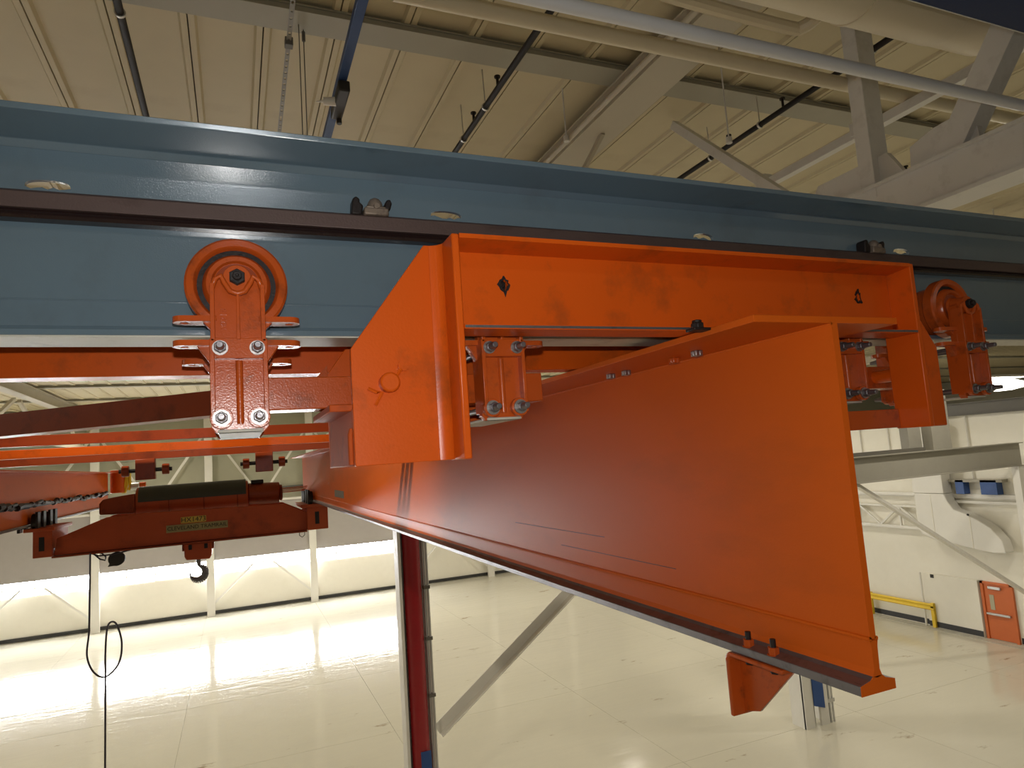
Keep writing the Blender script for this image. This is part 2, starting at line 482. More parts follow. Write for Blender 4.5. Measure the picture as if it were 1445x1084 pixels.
# right wall with a door, its base strip and ledge
XW = 26.2
wall_right = struct('wall_right', MB().box(XW, XW + 0.25, YF, YB, FZ, 0.33), WALL, smooth=0)
build('top_girder', MB().ibeam('y', YF, YB, XW - 0.05, 0.34, 0.82, 0.3, 0.03, 0.1), DARKST, wall_right, smooth=0)
for y in (17.2, 19.6, 20.6, 22.0):
    build('conduit', MB().tube([(XW - 0.06, y, -2.2), (XW - 0.06, y, 0.33)], 0.03, 8), WHITE, wall_right)
build('service_shelf', MB().box(XW - 0.35, XW, 16.0, 18.0, -2.22, -2.12), GREYST, wall_right, smooth=0)
build('wall_ledge', MB().box(XW - 0.10, XW, 15, YB, -2.86, -2.70), WHITE, wall_right, smooth=0)
build('wall_ledge', MB().box(XW - 0.14, XW, 15, 19.2, -3.05, -2.95), WHITE, wall_right, smooth=0)
bp_ = MB().box(XW - 0.16, XW, 17.55, 19.72, FZ, -5.97)
build('boxed_panel', bp_, WALL, wall_right, bevel=0.01, smooth=0)
build('door_stop_plate', MB().box(XW - 0.18, XW - 0.16, 19.28, 19.42, -6.12, -5.98), INK, wall_right, smooth=0)
build('downpipe', MB().tube([(XW - 0.22, 19.82, FZ + 0.02), (XW - 0.22, 19.82, -5.95)], 0.04, 8), WHITE, wall_right)
struct('baseboard_right', MB().box(XW - 0.02, XW, 19.75, YB, FZ + 0.03, FZ + 0.24).box(XW - 0.18, XW - 0.16, 17.56, 19.7, FZ + 0.03, FZ + 0.24).box(XW - 0.02, XW, YF, 16.3, FZ + 0.03, FZ + 0.24), TRIMK, smooth=0)
struct('trim_4', MB().box(XW - 0.55, XW - 0.19, YF, YB, FZ, FZ + 0.012), TRACK, smooth=0)
dr = struct('door_1', MB().box(XW - 0.10, XW, 17.40, 17.50, FZ, -5.98).box(XW - 0.10, XW, 16.34, 16.44, FZ, -5.98).box(XW - 0.10, XW, 16.34, 17.50, -6.06, -5.98), DOOR, smooth=0)
build('door_leaf', MB().box(XW - 0.06, XW - 0.01, 16.44, 17.40, FZ + 0.02, -6.06), DOOR, dr, bevel=0.004, smooth=0)
build('vision_lite', MB().box(XW - 0.075, XW - 0.055, 17.06, 17.22, -7.0, -6.45), GLASSG, dr, smooth=0)
build('push_bar', MB().box(XW - 0.15, XW - 0.06, 16.52, 17.36, -7.19, -7.11), ALU, dr, bevel=0.01)
build('door_closer', MB().box(XW - 0.15, XW - 0.06, 16.75, 17.2, -6.23, -6.13), ALU, dr, bevel=0.01)
# the sides that the photograph does not show close the hall
struct('wall_left', MB().box(XL - 0.3, XL, YF, YB, FZ, 4.2), WALL, smooth=0)
struct('wall_front', MB().box(XL, XR, YF - 0.3, YF, FZ, 4.2), WALL, smooth=0)
struct('wall_east', MB().box(XR, XR + 0.3, YF, YB, FZ, 4.2), WALL, smooth=0)

# ------------------------------------------------------------------ runway beam
rb = thing('runway_beam', (3.0, 1.77, 0.33), 'long blue grey crane runway beam crossing the whole view', 'beam')
XA, XB = -6.0, 14.0
def torn(c, w, h):
    pts = []
    for i in range(13):
        t = math.pi * (1 - i / 12)
        pts.append((c[0] + w / 2 * math.cos(t), c[1] + h * (math.sin(t) ** 0.6)))
    for i in range(1, 8):
        pts.append((c[0] + w / 2 - w * i / 8, c[1] + random.uniform(-0.006, 0.004)))
    return pts
holes = [torn((x, z), w, 0.017) for x, z, w in ((-0.387, 0.690, 0.090), (0.573, 0.692, 0.092), (1.481, 0.686, 0.082), (2.445, 0.688, 0.09), (3.41, 0.688, 0.09), (-1.34, 0.69, 0.09))]
holes += [circ((-0.282, 0.622), 0.008, 10, 0.8), circ((0.52, 0.6255), 0.010, 10, 0.8)]
build('web', MB().plate([(XA, 0.345), (XB, 0.345), (XB, 0.805), (XA, 0.805)], holes, 'y', 1.764, 1.776), BLUEGREY, rb, smooth=0)
pr = [(1.618, 0.803), (1.75, 0.797), (1.764, 0.780), (1.776, 0.780), (1.79, 0.797), (1.922, 0.803), (1.922, 0.818), (1.618, 0.818)]
build('top_flange', MB().prism(pr, 'x', XA, XB), BLUEGREY, rb, bevel=0.002, smooth=25)
pr = [(1.700, 0.331), (1.840, 0.331), (1.840, 0.345), (1.785, 0.350), (1.776, 0.365), (1.764, 0.365), (1.755, 0.350), (1.700, 0.345)]
build('bottom_flange', MB().prism(pr, 'x', XA, XB), BLUEGREY, rb, bevel=0.0015, smooth=25)
build('weld_line', MB().tube([(XA, 1.763, 0.425), (XB, 1.763, 0.425)], 0.002, 6), BLUEGREY, rb)
wt = build('wear_strip', MB().box(XA, XB, 1.706, 1.834, 0.3275, 0.331), TRACK, rb, smooth=0)
wt['label'] = 'cream worn underside of the track'

# conductor rail clipped to the web
cr = thing('conductor_rail', (3.0, 1.74, 0.605), 'dark brown conductor rail running along the blue grey web', 'rail')
build('rail_bar', MB().prism([(1.722, 0.624), (1.763, 0.624), (1.763, 0.668), (1.730, 0.668), (1.722, 0.661)], 'x', XA, XB), RUSTRAIL, cr, bevel=0.0015)
build('contact_strip', MB().prism([(1.732, 0.603), (1.763, 0.603), (1.763, 0.624), (1.732, 0.624), (1.727, 0.617), (1.734, 0.613)], 'x', XA, XB), DARKRAIL, cr)
def rail_clip(x0, label):
    t = thing('rail_clip', (x0, 1.73, 0.66), label, 'clip', 'rail clips')
    build('saddle', MB().box(x0 - 0.030, x0 + 0.036, 1.712, 1.763, 0.663, 0.684).box(x0 - 0.024, x0 + 0.030, 1.716, 1.763, 0.682, 0.690), CLAMP, t, bevel=0.004)
    dm = MB().lathe([(0.021, 0), (0.021, 0.008), (0.019, 0.017), (0.013, 0.026), (0.006, 0.030)], (x0 + 0.004, 1.738, 0.688), (0, 0, 1), 18)
    build('dome', dm, CLAMP, t)
    build('nut', MB().cyl((x0 + 0.004, 1.709, 0.688), (x0 + 0.004, 1.72, 0.688), 0.009, 6), CLAMP, t, bevel=0.001)
    build('ear', MB().prism([(x0 - 0.062, 0.665), (x0 - 0.034, 0.665), (x0 - 0.030, 0.692), (x0 - 0.040, 0.700), (x0 - 0.038, 0.708), (x0 - 0.048, 0.716), (x0 - 0.058, 0.708)], 'y', 1.722, 1.763), GREASE, t, bevel=0.004)
    build('ear', MB().prism([(x0 + 0.030, 0.680), (x0 + 0.042, 0.684), (x0 + 0.048, 0.703), (x0 + 0.044, 0.714), (x0 + 0.034, 0.712), (x0 + 0.028, 0.700)], 'y', 1.722, 1.763), GREASE, t, bevel=0.004)
    return t
rail_clip(0.360, 'weathered two eared clip on the conductor rail right of the left wheel')
rail_clip(2.255, 'dark clip on the conductor rail above the right end of the orange channel')

# ------------------------------------------------------------------ wheel assemblies
def make_wheel_assembly(xc, label):
    t = thing('wheel_assembly', (xc, 1.77, 0.30), label, 'trolley', 'wheel assemblies riding on the runway')
    ZA = 0.443
    def half(s, front):
        Y = (lambda y: y) if s > 0 else (lambda y: 3.54 - y)
        c = (xc, 0, ZA)
        def lat(prof, seg=48):
            mb = MB()
            return mb.lathe([(r, Y(y)) for r, y in prof], c, (0, 1, 0), seg)
        w = build('wheel', lat([(0.020, 1.642), (0.034, 1.642), (0.038, 1.652), (0.052, 1.654), (0.056, 1.646), (0.066, 1.645), (0.071, 1.652), (0.076, 1.667), (0.086, 1.667), (0.091, 1.653), (0.094, 1.650), (0.108, 1.652), (0.113, 1.657), (0.113, 1.690), (0.110, 1.694), (0.0945, 1.696), (0.093, 1.756), (0.02, 1.756)]), REDOR, t)
        g = build('grease_ring', lat([(0.074, 1.6655), (0.0765, 1.6655), (0.0855, 1.6655), (0.088, 1.6655), (0.088, 1.668), (0.074, 1.668)]), GREASE, w)
        build('grease_ring', lat([(0.034, 1.6505), (0.050, 1.652), (0.050, 1.655), (0.034, 1.655)]), OLDRED, w)
        # yoke casting
        ol = [(-.060, .106), (-.050, .094), (.050, .094), (.060, .106), (.059, .30), (.055, .418), (.047, .440), (.034, .448), (.027, .432), (.015, .412), (0, .407), (-.015, .412), (-.027, .432), (-.034, .448), (-.047, .440), (-.055, .418), (-.059, .30)]
        mb = MB().prism([(xc + a, b) for a, b in ol], 'y', Y(1.611), Y(1.636))
        for sx in (-1, 1):
            a, b = sorted((xc + sx * .050, xc + sx * .060))
            mb.box(a, b, *sorted((Y(1.584), Y(1.66))), .112, .302)
            a, b = sorted((xc + sx * .048, xc + sx * .0575))
            mb.box(a, b, *sorted((Y(1.584), Y(1.628))), .296, .428)
            mb.cyl((xc + sx * .0385, Y(1.588), .125), (xc + sx * .0385, Y(1.604), .125), .024, 20)
        mb.box(xc - .055, xc + .055, *sorted((Y(1.587), Y(1.628))), .258, .304)
        mb.prism([(xc - .0045, .30), (xc + .0045, .30), (xc + .003, .41), (xc - .003, .41)], 'y', Y(1.585), Y(1.613))
        mb.cyl((xc, Y(1.611), .112), (xc, Y(1.611), .256), .008, 12)
        mb.tube([(xc - .053, Y(1.592), .418), (xc - .046, Y(1.590), .438), (xc - .034, Y(1.590), .446), (xc - .027, Y(1.590), .430), (xc - .015, Y(1.590), .411), (xc, Y(1.590), .406), (xc + .015, Y(1.590), .411), (xc + .027, Y(1.590), .430), (xc + .034, Y(1.590), .446), (xc + .046, Y(1.590), .438), (xc + .053, Y(1.592), .418)], .0065, 8)
        mb.lathe([(0.030, Y(1.592)), (0.030, Y(1.62)), (0.034, Y(1.642))], c, (0, 1, 0), 28)
        yk = build('yoke', mb, REDOR, t, bevel=0.003)
        if front:
            mt = Matrix(((0, -1, 0, xc - 0.030), (0, 0, -1, 1.6105), (1, 0, 0, 0.352), (0, 0, 0, 1)))
            text('cast_mark', '80218', 0.020, REDOR, yk, mt, 0.003)
        # lugs: flat ears with a hole, upper and lower
        for zz, nm in ((.346, 'u'), (.291, 'l')):
            for sx in (-1, 1):
                cxl, cyl_ = xc + sx * .112, Y(1.635)
                arc = [(cxl + sx * .024 * math.sin(math.pi * i / 8), cyl_ + .024 * math.cos(math.pi * i / 8)) for i in range(9)]
                outer = [(xc + sx * .045, cyl_ + .026)] + arc + [(xc + sx * .045, cyl_ - .026)]
                lm = MB().plate(outer, [circ((cxl, cyl_), .0095, 14)], 'z', zz, zz + .013)
                if nm == 'l':
                    lm.prism([(xc + sx * .052, .252), (xc + sx * .060, .252), (xc + sx * .088, .293), (xc + sx * .052, .293)], 'y', cyl_ - .012, cyl_ + .012)
                else:
                    lm.prism([(xc + sx * .052, .330), (xc + sx * .060, .332), (xc + sx * .075, .348), (xc + sx * .052, .348)], 'y', cyl_ - .012, cyl_ + .012)
                lg = build('lug', lm, REDOR, yk, bevel=0.002)
    half(1, True); half(-1, False)
    build('axle_nut', MB().cyl((xc, 1.578, ZA), (xc, 1.594, ZA), .0185, 6).cyl((xc, 1.568, ZA), (xc, 1.58, ZA), .010, 12).cyl((xc, 1.5655, ZA), (xc, 1.57, ZA), .004, 8), GREASE, t, bevel=0.002)
    for sx in (-1, 1):
        for zz in (.281, .125):
            x = xc + sx * .0385
            bm_ = MB().cyl((x, 1.60, zz), (x, 1.94, zz), .0085, 12)
            b = build('bolt', bm_, STEEL, t)
            for s, e in ((1, 0), (-1, 3.54)):
                yy = lambda v: e + s * v
                build('washer', MB().cyl((x, yy(1.5835), zz), (x, yy(1.588), zz), .0185 if zz < .2 else .0165, 22), BRIGHT, b)
                build('nut', MB().cyl((x, yy(1.568), zz), (x, yy(1.5835), zz), .0138, 6), STEEL, b, bevel=0.002)
                build('stud_end', MB().cyl((x, yy(1.540), zz), (x, yy(1.568), zz), .0075, 14, .0095), STEEL, b, bevel=0.0015)
    sh = build('bottom_shoe', MB().prism([(1.606, .094), (1.93, .094), (1.93, .101), (1.606, .101)], 'x', xc - .048, xc + .048), TRACK, t, bevel=0.003)
    sh['label'] = 'chipped cream bottom edge'
    return t
wa = make_wheel_assembly(0.012, 'orange cast wheel assembly with whole wheel in view left of the end truck')
for x, lb in ((0.648, 'orange wheel yoke under the channel, just right of the folded cheek plate'),
              (1.892, 'wheel yoke seen through the gap right of the big girder end'),
              (2.53, 'dark wheel assembly riding the runway right of the end truck')):
    c = copy_tree(wa)
    c.location.x = x
    c['label'] = lb

# equalizer bars pinned between each pair of wheels
for x0, x1, lb in ((0.070, 0.818, 'orange equalizer bar joining the two left wheel yokes'), (1.78, 2.50, 'orange equalizer bar joining the two right wheel yokes')):
    o = build('equalizer_bar', MB().box(x0, x1, 1.724, 1.812, 0.150, 0.231), REDOR, None, bevel=0.003)
    tag(o, lb, 'bar', 'equalizer bars')

# ------------------------------------------------------------------ end truck (orange frame)
et = thing('end_truck', (1.27, 1.6, 0.0), 'orange welded end truck frame hanging in front of the runway', 'crane frame')
# cheek plates
cl = [(.254, 0), (.485, 0), (.485, .536), (.444, .536), (.254, .274)]
build('cheek_plate', MB().prism(cl, 'y', 1.565, 1.581).prism([(.455, 1.565), (.487, 1.565), (.487, 1.533), (.484, 1.545), (.476, 1.556), (.466, 1.562)], 'z', 0, .536), ORANGE, et, bevel=0.003)
build('end_flange', MB().prism([(1.462, -.001), (1.582, -.001), (1.582, .536), (1.462, .536)], 'x', .485, .504), ORANGE, et, bevel=0.004)
crr = [(2.285, 0), (2.285, .274), (2.11, .536), (2.07, .536), (2.07, 0)]
build('cheek_plate', MB().prism(crr, 'y', 1.565, 1.581), ORANGE, et, bevel=0.003)
build('end_flange', MB().prism([(1.462, 0), (1.582, 0), (1.582, .536), (1.462, .536)], 'x', 2.055, 2.074), ORANGE, et, bevel=0.003)
for q in (cl, crr):
    build('rear_cheek_plate', MB().prism(q[:2] + q[2:], 'y', 1.955 + .05, 1.971 + .05), ORANGE, et, bevel=0.002)
# channel with two burnt holes
def burn(c):
    return [(c[0] + (0.009 + random.uniform(-.003, .003)) * math.cos(i * math.pi / 10), c[1] + (0.012 + random.uniform(-.003, .004)) * math.sin(i * math.pi / 10)) for i in range(20)]
hl = [burn((0.648, 0.437)), burn((1.907, 0.438))]
ch = MB().plate([(.504, .304), (2.056, .304), (2.056, .536), (.504, .536)], hl, 'y', 1.546, 1.556)
ch.prism([(1.460, .525), (1.548, .517), (1.548, .536), (1.460, .536)], 'x', .504, 2.056)
ch.prism([(1.460, .304), (1.548, .304), (1.548, .323), (1.460, .314)], 'x', .504, 2.056)
chan = build('channel', ch, ORANGE, et, smooth=25)
for h, c in zip(hl, ((0.648, 0.437), (1.907, 0.438))):
    ring = [(c[0] + (p[0] - c[0]) * random.uniform(1.35, 2.2), c[1] + (p[1] - c[1]) * random.uniform(1.35, 2.1)) for p in h]
    build('burn_mark', MB().plate(ring, [h], 'y', 1.5445, 1.546), GREASE, chan, smooth=0)
build('channel_edge', MB().box(.505, 2.05, 1.4585, 1.463, .306, .3125), STEEL, chan, smooth=0)
# rear long member, cross plates, pins
build('rear_member', MB().prism([(2.20, .306), (2.285, .306), (2.285, .316), (2.212, .316), (2.212, .50), (2.285, .50), (2.285, .51), (2.20, .51)], 'x', -4.6, 2.05), ORANGE, et, bevel=0.002)
build('cross_plate', MB().box(.254, .268, 1.582, 2.004, 0, .135), MATTERED, et, bevel=0.003)
build('weld_bead', MB().tube([(.252, 1.60, .004), (.252, 1.60, .075), (.256, 1.60, .088)], .008, 8), MATTERED, et)
build('shelf_bracket', MB().box(.205, .262, 1.60, 1.96, .130, .148).box(.262, .275, 1.60, 1.96, .10, .148), MATTERED, et, bevel=0.003)
build('gusset', MB().prism([(.20, .24), (.254, .30), (.254, .24)], 'y', 1.99, 2.004), REDOR, et)
for x0, x1, y0 in ((1.47, 1.80, 1.566), (1.803, 2.055, 1.566)):
    build('tie_plate', MB().prism([(y0, 0.004), (y0 + .12, 0.004), (y0 + .12, .016), (y0 + .014, .016), (y0 + .014, .066), (y0, .066)], 'x', x0, x1), REDOR, et, bevel=0.002)
for x, yb in ((.339, 1.565), (2.165, 1.565)):
    z = .191
    p = build('hinge_pin', MB().cyl((x, 1.536, z), (x, 2.04, z), .0235, 32), ORANGE, et, bevel=0.005)
    build('cotter', MB().tube([(x - .050, 1.557, z - .012), (x - .030, 1.556, z - .022), (x - .018, 1.554, z - .022), (x - .034, 1.557, z - .052)], .0045, 6), ORANGE, p)
    build('cotter_eye', MB().tube([(x + .018, 1.554, z + .016), (x + .030, 1.554, z + .033)], .0045, 6).lathe([(.006, -.003), (.013, -.003), (.013, .003), (.006, .003)], (x + .036, 1.555, z + .040), (0, 1, 0), 14), ORANGE, p)
build('weld_dots', MB().tube([(2.052, 1.5485, .32), (2.052, 1.5485, .515)], .003, 6), REDOR, et)

# ------------------------------------------------------------------ main bridge girder running away from the camera
bgd = thing('bridge_girder', (1.445, 8.0, -0.64), 'big orange bridge girder with cut end pointing at the camera', 'girder')
Y0, Y1 = 1.251, 16.4
build('web', MB().box(1.434, 1.455, Y0, Y1, -.512, .285), GIRDER, bgd, smooth=0)
build('top_flange', MB().box(1.178, 1.680, Y0, Y1, .284, .302), GIRDER, bgd, bevel=0.0015, smooth=0)
build('weld_bead', MB().tube([(1.434, Y0, .283), (1.434, Y1, .283)], .004, 6), GIRDER, bgd)
build('weld_bead', MB().tube([(1.434, Y0, -.512), (1.434, Y1, -.512)], .0065, 8).tube([(1.457, Y0, -.512), (1.457, Y1, -.512)], .006, 8), GIRDER, bgd)
pr = [(1.434, -.516), (1.460, -.516), (1.457, -.530), (1.455, -.585), (1.461, -.600), (1.445, -.604), (1.430, -.600), (1.436, -.585), (1.436, -.530)]
build('rail_web', MB().prism(pr, 'y', Y0, Y1), GIRDER, bgd, smooth=20)
pr = [(1.430, -.600), (1.461, -.600), (1.472, -.608), (1.503, -.616), (1.503, -.640), (1.385, -.640), (1.385, -.616), (1.420, -.608)]
rf = build('rail_flange', MB().prism(pr, 'y', Y0 + .0015, Y1), STEEL, bgd, bevel=0.002, smooth=20)
rf['label'] = 'bare grey steel running flange'
build('rail_end_face', MB().prism([(1.430, -.600), (1.461, -.600), (1.472, -.608), (1.503, -.616), (1.503, -.640), (1.385, -.640), (1.385, -.616), (1.420, -.608)], 'y', Y0, Y0 + .0015), GIRDER, bgd, smooth=0)
for y in (1.268, 1.325):
    build('bolt_slot', MB().box(1.395, 1.412, y - .010, y + .010, -.6160, -.6135), GREASE, bgd, smooth=0)
for x, y in ((1.335, 2.195), (1.345, 2.102), (1.347, 1.808), (1.330, 1.669)):
    b = build('flange_bolt', MB().box(x - .0135, x - .001, y - .0135, y - .001, .266, .284).box(x + .001, x + .0135, y - .0135, y - .001, .266, .284).box(x - .0135, x - .001, y + .001, y + .0135, .266, .284).box(x + .001, x + .0135, y + .001, y + .0135, .266, .284).box(x - .012, x + .012, y - .012, y + .012, .267, .283), BRIGHT if y != 1.808 else REDOR, bgd, bevel=0.0025)
build('clamp_bolt', MB().cyl((1.150, 1.43, .302), (1.150, 1.43, .318), .018, 6).cyl((1.150, 1.43, .318), (1.150, 1.43, .326), .013, 10).box(1.125, 1.185, 1.41, 1.45, .296, .3035), GREASE, bgd, bevel=0.002)
build('inspection_plate', MB().box(1.430, 1.434, 9.98, 10.95, -.45, -.345), DARKST, bgd, smooth=0)
for a, b, z in ((3.6, 5.0, -.37), (2.9, 4.2, -.44)):
    build('scratch', MB().beam((1.4335, a * .7, z), (1.4335, b * .7, z - .002), .001, .0022), GREASE, bgd, smooth=0)
# end stop bracket below the rail
sb = thing('end_stop', (1.45, 1.62, -0.83), 'orange angle stop bracket bolted under the girder rail', 'bracket')
build('angle_leg', MB().prism([(1.735, -.832), (1.735, -.660), (1.728, -.648), (1.718, -.641), (1.50, -.641), (1.50, -.654), (1.712, -.654), (1.720, -.662), (1.720, -.832)], 'x', 1.374, 1.492), REDOR, sb, bevel=0.004)
build('gusset', MB().prism([(1.722, -.653), (1.503, -.653), (1.655, -.805), (1.722, -.825)], 'x', 1.418, 1.430), REDOR, sb, bevel=0.002)
for y in (1.655, 1.554):
    x = 1.403
    b = build('bolt', MB().cyl((x, y, -.664), (x, y, -.572), .0085, 12), GREASE, sb)
    build('nut', MB().cyl((x, y, -.614), (x, y, -.594), .0165, 6).cyl((x, y, -.616), (x, y, -.6135), .019, 16), REDOR, b, bevel=0.002)
    build('bolt_head', MB().cyl((x, y, -.666), (x, y, -.654), .0165, 6), GREASE, b, bevel=0.002)

# ------------------------------------------------------------------ second girder, ties between the girders
g2 = thing('bridge_girder', (-3.3, 14, -0.64), 'far left brown lit bridge girder holding the left end of the hoist', 'girder')
build('web', MB().box(-3.34, -3.317, 7.0, 21.72, -.60, .285), GIRDER, g2, smooth=0)
build('top_flange', MB().box(-3.57, -3.08, 7.0, 21.72, .284, .302), GIRDER, g2, smooth=0)
build('rail_flange', MB().box(-3.40, -3.26, 7.0, 21.6, -.64, -.60), STEEL, g2, bevel=0.004)
cb = MB().box(-3.317, -3.25, 8.0, 21.4, -.315, -.275)
y = 8.0
while y < 21.0:
    d = random.uniform(.12, .30)
    zc = -.27 + random.uniform(-.03, .03)
    cb.cyl((-3.25, y, zc), (-3.24, y + d, zc + random.uniform(-.03, .03)), random.uniform(.025, .055), 8)
    y += d + random.uniform(.0, .10)
build('cable_festoon', cb, GREASE, g2, smooth=0)
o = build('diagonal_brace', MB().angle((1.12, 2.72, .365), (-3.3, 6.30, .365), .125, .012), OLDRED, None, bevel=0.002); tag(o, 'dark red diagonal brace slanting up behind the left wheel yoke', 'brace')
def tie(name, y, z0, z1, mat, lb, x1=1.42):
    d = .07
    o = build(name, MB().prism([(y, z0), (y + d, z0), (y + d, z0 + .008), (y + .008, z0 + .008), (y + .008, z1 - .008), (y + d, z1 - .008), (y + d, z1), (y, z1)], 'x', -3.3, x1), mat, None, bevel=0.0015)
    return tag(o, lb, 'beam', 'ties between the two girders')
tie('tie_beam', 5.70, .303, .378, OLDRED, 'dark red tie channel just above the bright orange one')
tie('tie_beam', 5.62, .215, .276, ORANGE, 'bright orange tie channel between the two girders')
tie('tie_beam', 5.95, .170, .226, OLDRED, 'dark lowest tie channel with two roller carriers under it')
def carrier(x0, lb):
    y = 5.98
    t = thing('roller_carrier', (x0, y, .03), lb, 'carrier', 'roller carriers under the tie channel')
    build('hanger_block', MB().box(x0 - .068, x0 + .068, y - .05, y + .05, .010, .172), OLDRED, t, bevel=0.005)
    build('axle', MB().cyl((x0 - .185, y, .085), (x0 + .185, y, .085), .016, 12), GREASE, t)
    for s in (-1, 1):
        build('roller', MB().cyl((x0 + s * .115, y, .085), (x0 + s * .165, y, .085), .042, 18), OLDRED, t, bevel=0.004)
    return t
carrier(-.655, 'dark roller carrier under the tie channel, beside the orange reel')
carrier(.218, 'dark roller carrier under the tie channel, nearest the girder web')
# cable reel at the end of the left girder
cz_ = thing('cable_reel', (-3.1, 21.8, -.27), 'bright orange reel with yellow cable at the left girder end', 'reel')
build('drum', MB().cyl((-3.10, 21.9, -.28), (-3.10, 21.9, .36), .19, 20), ORANGE, cz_, bevel=0.02)
build('cable_coil', MB().tube([(-2.87, 21.85, .38), (-2.86, 21.85, -.05), (-2.92, 21.85, -.28), (-2.97, 21.85, -.30), (-2.90, 21.85, .05), (-2.86, 21.85, .34)], .035, 8).tube([(-2.80, 21.85, .36), (-2.79, 21.85, -.1), (-2.83, 21.85, -.22)], .035, 8), YELLOW, cz_)
build('gear_motor', MB().cyl((-2.78, 21.9, -.13), (-2.56, 21.9, -.13), .11, 16), ALU, cz_, bevel=0.02)
build('motor_cap', MB().cyl((-2.56, 21.9, -.09), (-2.40, 21.9, -.09), .07, 14), ORANGE, cz_, bevel=0.01)

# ------------------------------------------------------------------ hoist trolley between the girders
HY = 14.1; k = .94
def hz(pts):
    return [(a * k, b * k) for a, b in pts]
ho = thing('hoist_trolley', (-.8, HY + .4, -1.2), 'red brown double girder hoist trolley with drum and yellow number plate', 'hoist')
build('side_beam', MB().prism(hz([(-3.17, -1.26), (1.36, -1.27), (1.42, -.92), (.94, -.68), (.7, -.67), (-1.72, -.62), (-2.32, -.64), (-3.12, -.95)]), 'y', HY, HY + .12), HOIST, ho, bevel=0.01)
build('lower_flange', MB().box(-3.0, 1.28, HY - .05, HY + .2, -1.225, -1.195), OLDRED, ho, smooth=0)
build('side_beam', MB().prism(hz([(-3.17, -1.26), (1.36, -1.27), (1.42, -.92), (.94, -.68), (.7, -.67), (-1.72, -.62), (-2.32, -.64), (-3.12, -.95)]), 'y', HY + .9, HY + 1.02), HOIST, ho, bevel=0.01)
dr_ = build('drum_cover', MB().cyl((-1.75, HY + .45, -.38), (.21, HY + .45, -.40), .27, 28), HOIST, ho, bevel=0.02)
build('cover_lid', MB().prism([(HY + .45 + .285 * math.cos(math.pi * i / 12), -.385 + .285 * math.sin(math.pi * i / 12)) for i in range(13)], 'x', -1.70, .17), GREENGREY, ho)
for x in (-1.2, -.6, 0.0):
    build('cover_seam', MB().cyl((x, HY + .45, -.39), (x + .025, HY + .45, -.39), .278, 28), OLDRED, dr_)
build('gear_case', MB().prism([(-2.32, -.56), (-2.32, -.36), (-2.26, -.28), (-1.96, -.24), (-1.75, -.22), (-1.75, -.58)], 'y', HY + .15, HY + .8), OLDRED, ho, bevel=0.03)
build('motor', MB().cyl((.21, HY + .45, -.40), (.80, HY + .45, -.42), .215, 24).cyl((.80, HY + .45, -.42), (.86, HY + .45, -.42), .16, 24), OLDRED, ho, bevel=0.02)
build('junction_box', MB().box(.27, .50, HY + .3, HY + .6, -.20, -.13), GREASE, ho, bevel=0.01)
for x0, x1, xc_ in ((-3.26, -2.98, -3.32), (1.28, 1.68, 1.445)):
    build('end_post', MB().box(x0, x1, HY - .12, HY + 1.1, -1.19, -.70).box(x0 - .12, x1 + .05, HY - .2, HY + 1.2, -.74, -.68), HOIST, ho, bevel=0.01)
    build('post_slot', MB().box((x0 + x1) / 2 - .05, (x0 + x1) / 2 + .03, HY - .125, HY - .118, -1.08, -.84), GREASE, ho, smooth=0)
    for i, yy in enumerate((HY - .1, HY + .28, HY + .75, HY + 1.1)):
        for s in (-1, 1):
            w = build('wheel', MB().cyl((xc_ + s * .05, yy, -.555), (xc_ + s * .14, yy, -.555), .125, 20), GREASE, ho, bevel=0.01)
            build('wheel_bracket', MB().box(xc_ + s * .13 - .02, xc_ + s * .13 + .02, yy - .09, yy + .09, -.74, -.40), GREASE, w, bevel=0.006)
for dx in (0, .06, .12, .18):
    pass
wr = MB()
for i in range(4):
    wr.tube([(.85, HY + .3 + .12 * i, -.34 - .03 * i), (1.34, HY + .3 + .12 * i, -.33 - .03 * i)], .010, 6)
build('feed_wires', wr, ORANGE, ho)
pl = build('number_plate', MB().box(-.975, -.545, HY - .012, HY, -.835, -.72), PLATEY, ho, smooth=0)
text('lettering', 'HX1473', .125, INK, pl, Matrix(((1, 0, 0, -.76), (0, 0, -1, HY - .014), (0, 1, 0, -.778), (0, 0, 0, 1))), .002)
pl = build('name_plate', MB().box(-1.22, -.17, HY - .012, HY, -.985, -.85), PLATEG, ho, smooth=0)
text('lettering', 'CLEVELAND TRAMRAIL', .098, INK, pl, Matrix(((1, 0, 0, -.695), (0, 0, -1, HY - .014), (0, 1, 0, -.918), (0, 0, 0, 1))), .002)
build('cable_loop', MB().tube([(1.13, HY - .02, -1.22), (1.13, HY - .02, -1.28), (1.18, HY - .02, -1.32), (1.23, HY - .02, -1.28), (1.23, HY - .02, -1.22)], .008, 6), INK, ho)
lc = MB().tube([(-2.40, HY, -1.22), (-2.3, HY, -1.27), (-2.1, HY, -1.27), (-1.9, HY, -1.24), (-1.75, HY, -1.21)], .014, 6)
lc.tube([(-2.38, HY, -1.22), (-2.28, HY, -1.33), (-2.20, HY, -1.36), (-2.19, HY, -1.30), (-2.26, HY, -1.22)], .014, 6)
build('slack_cable', lc, CABLE, ho)
build('limit_disc', MB().prism([(-2.03 + .135 * math.cos(t), -1.36 + .125 * math.sin(t)) for t in [i * math.pi / 10 for i in range(-6, 13)]] + [(-2.17, -1.485)], 'y', HY + .02, HY + .12), INK, ho, bevel=0.01)
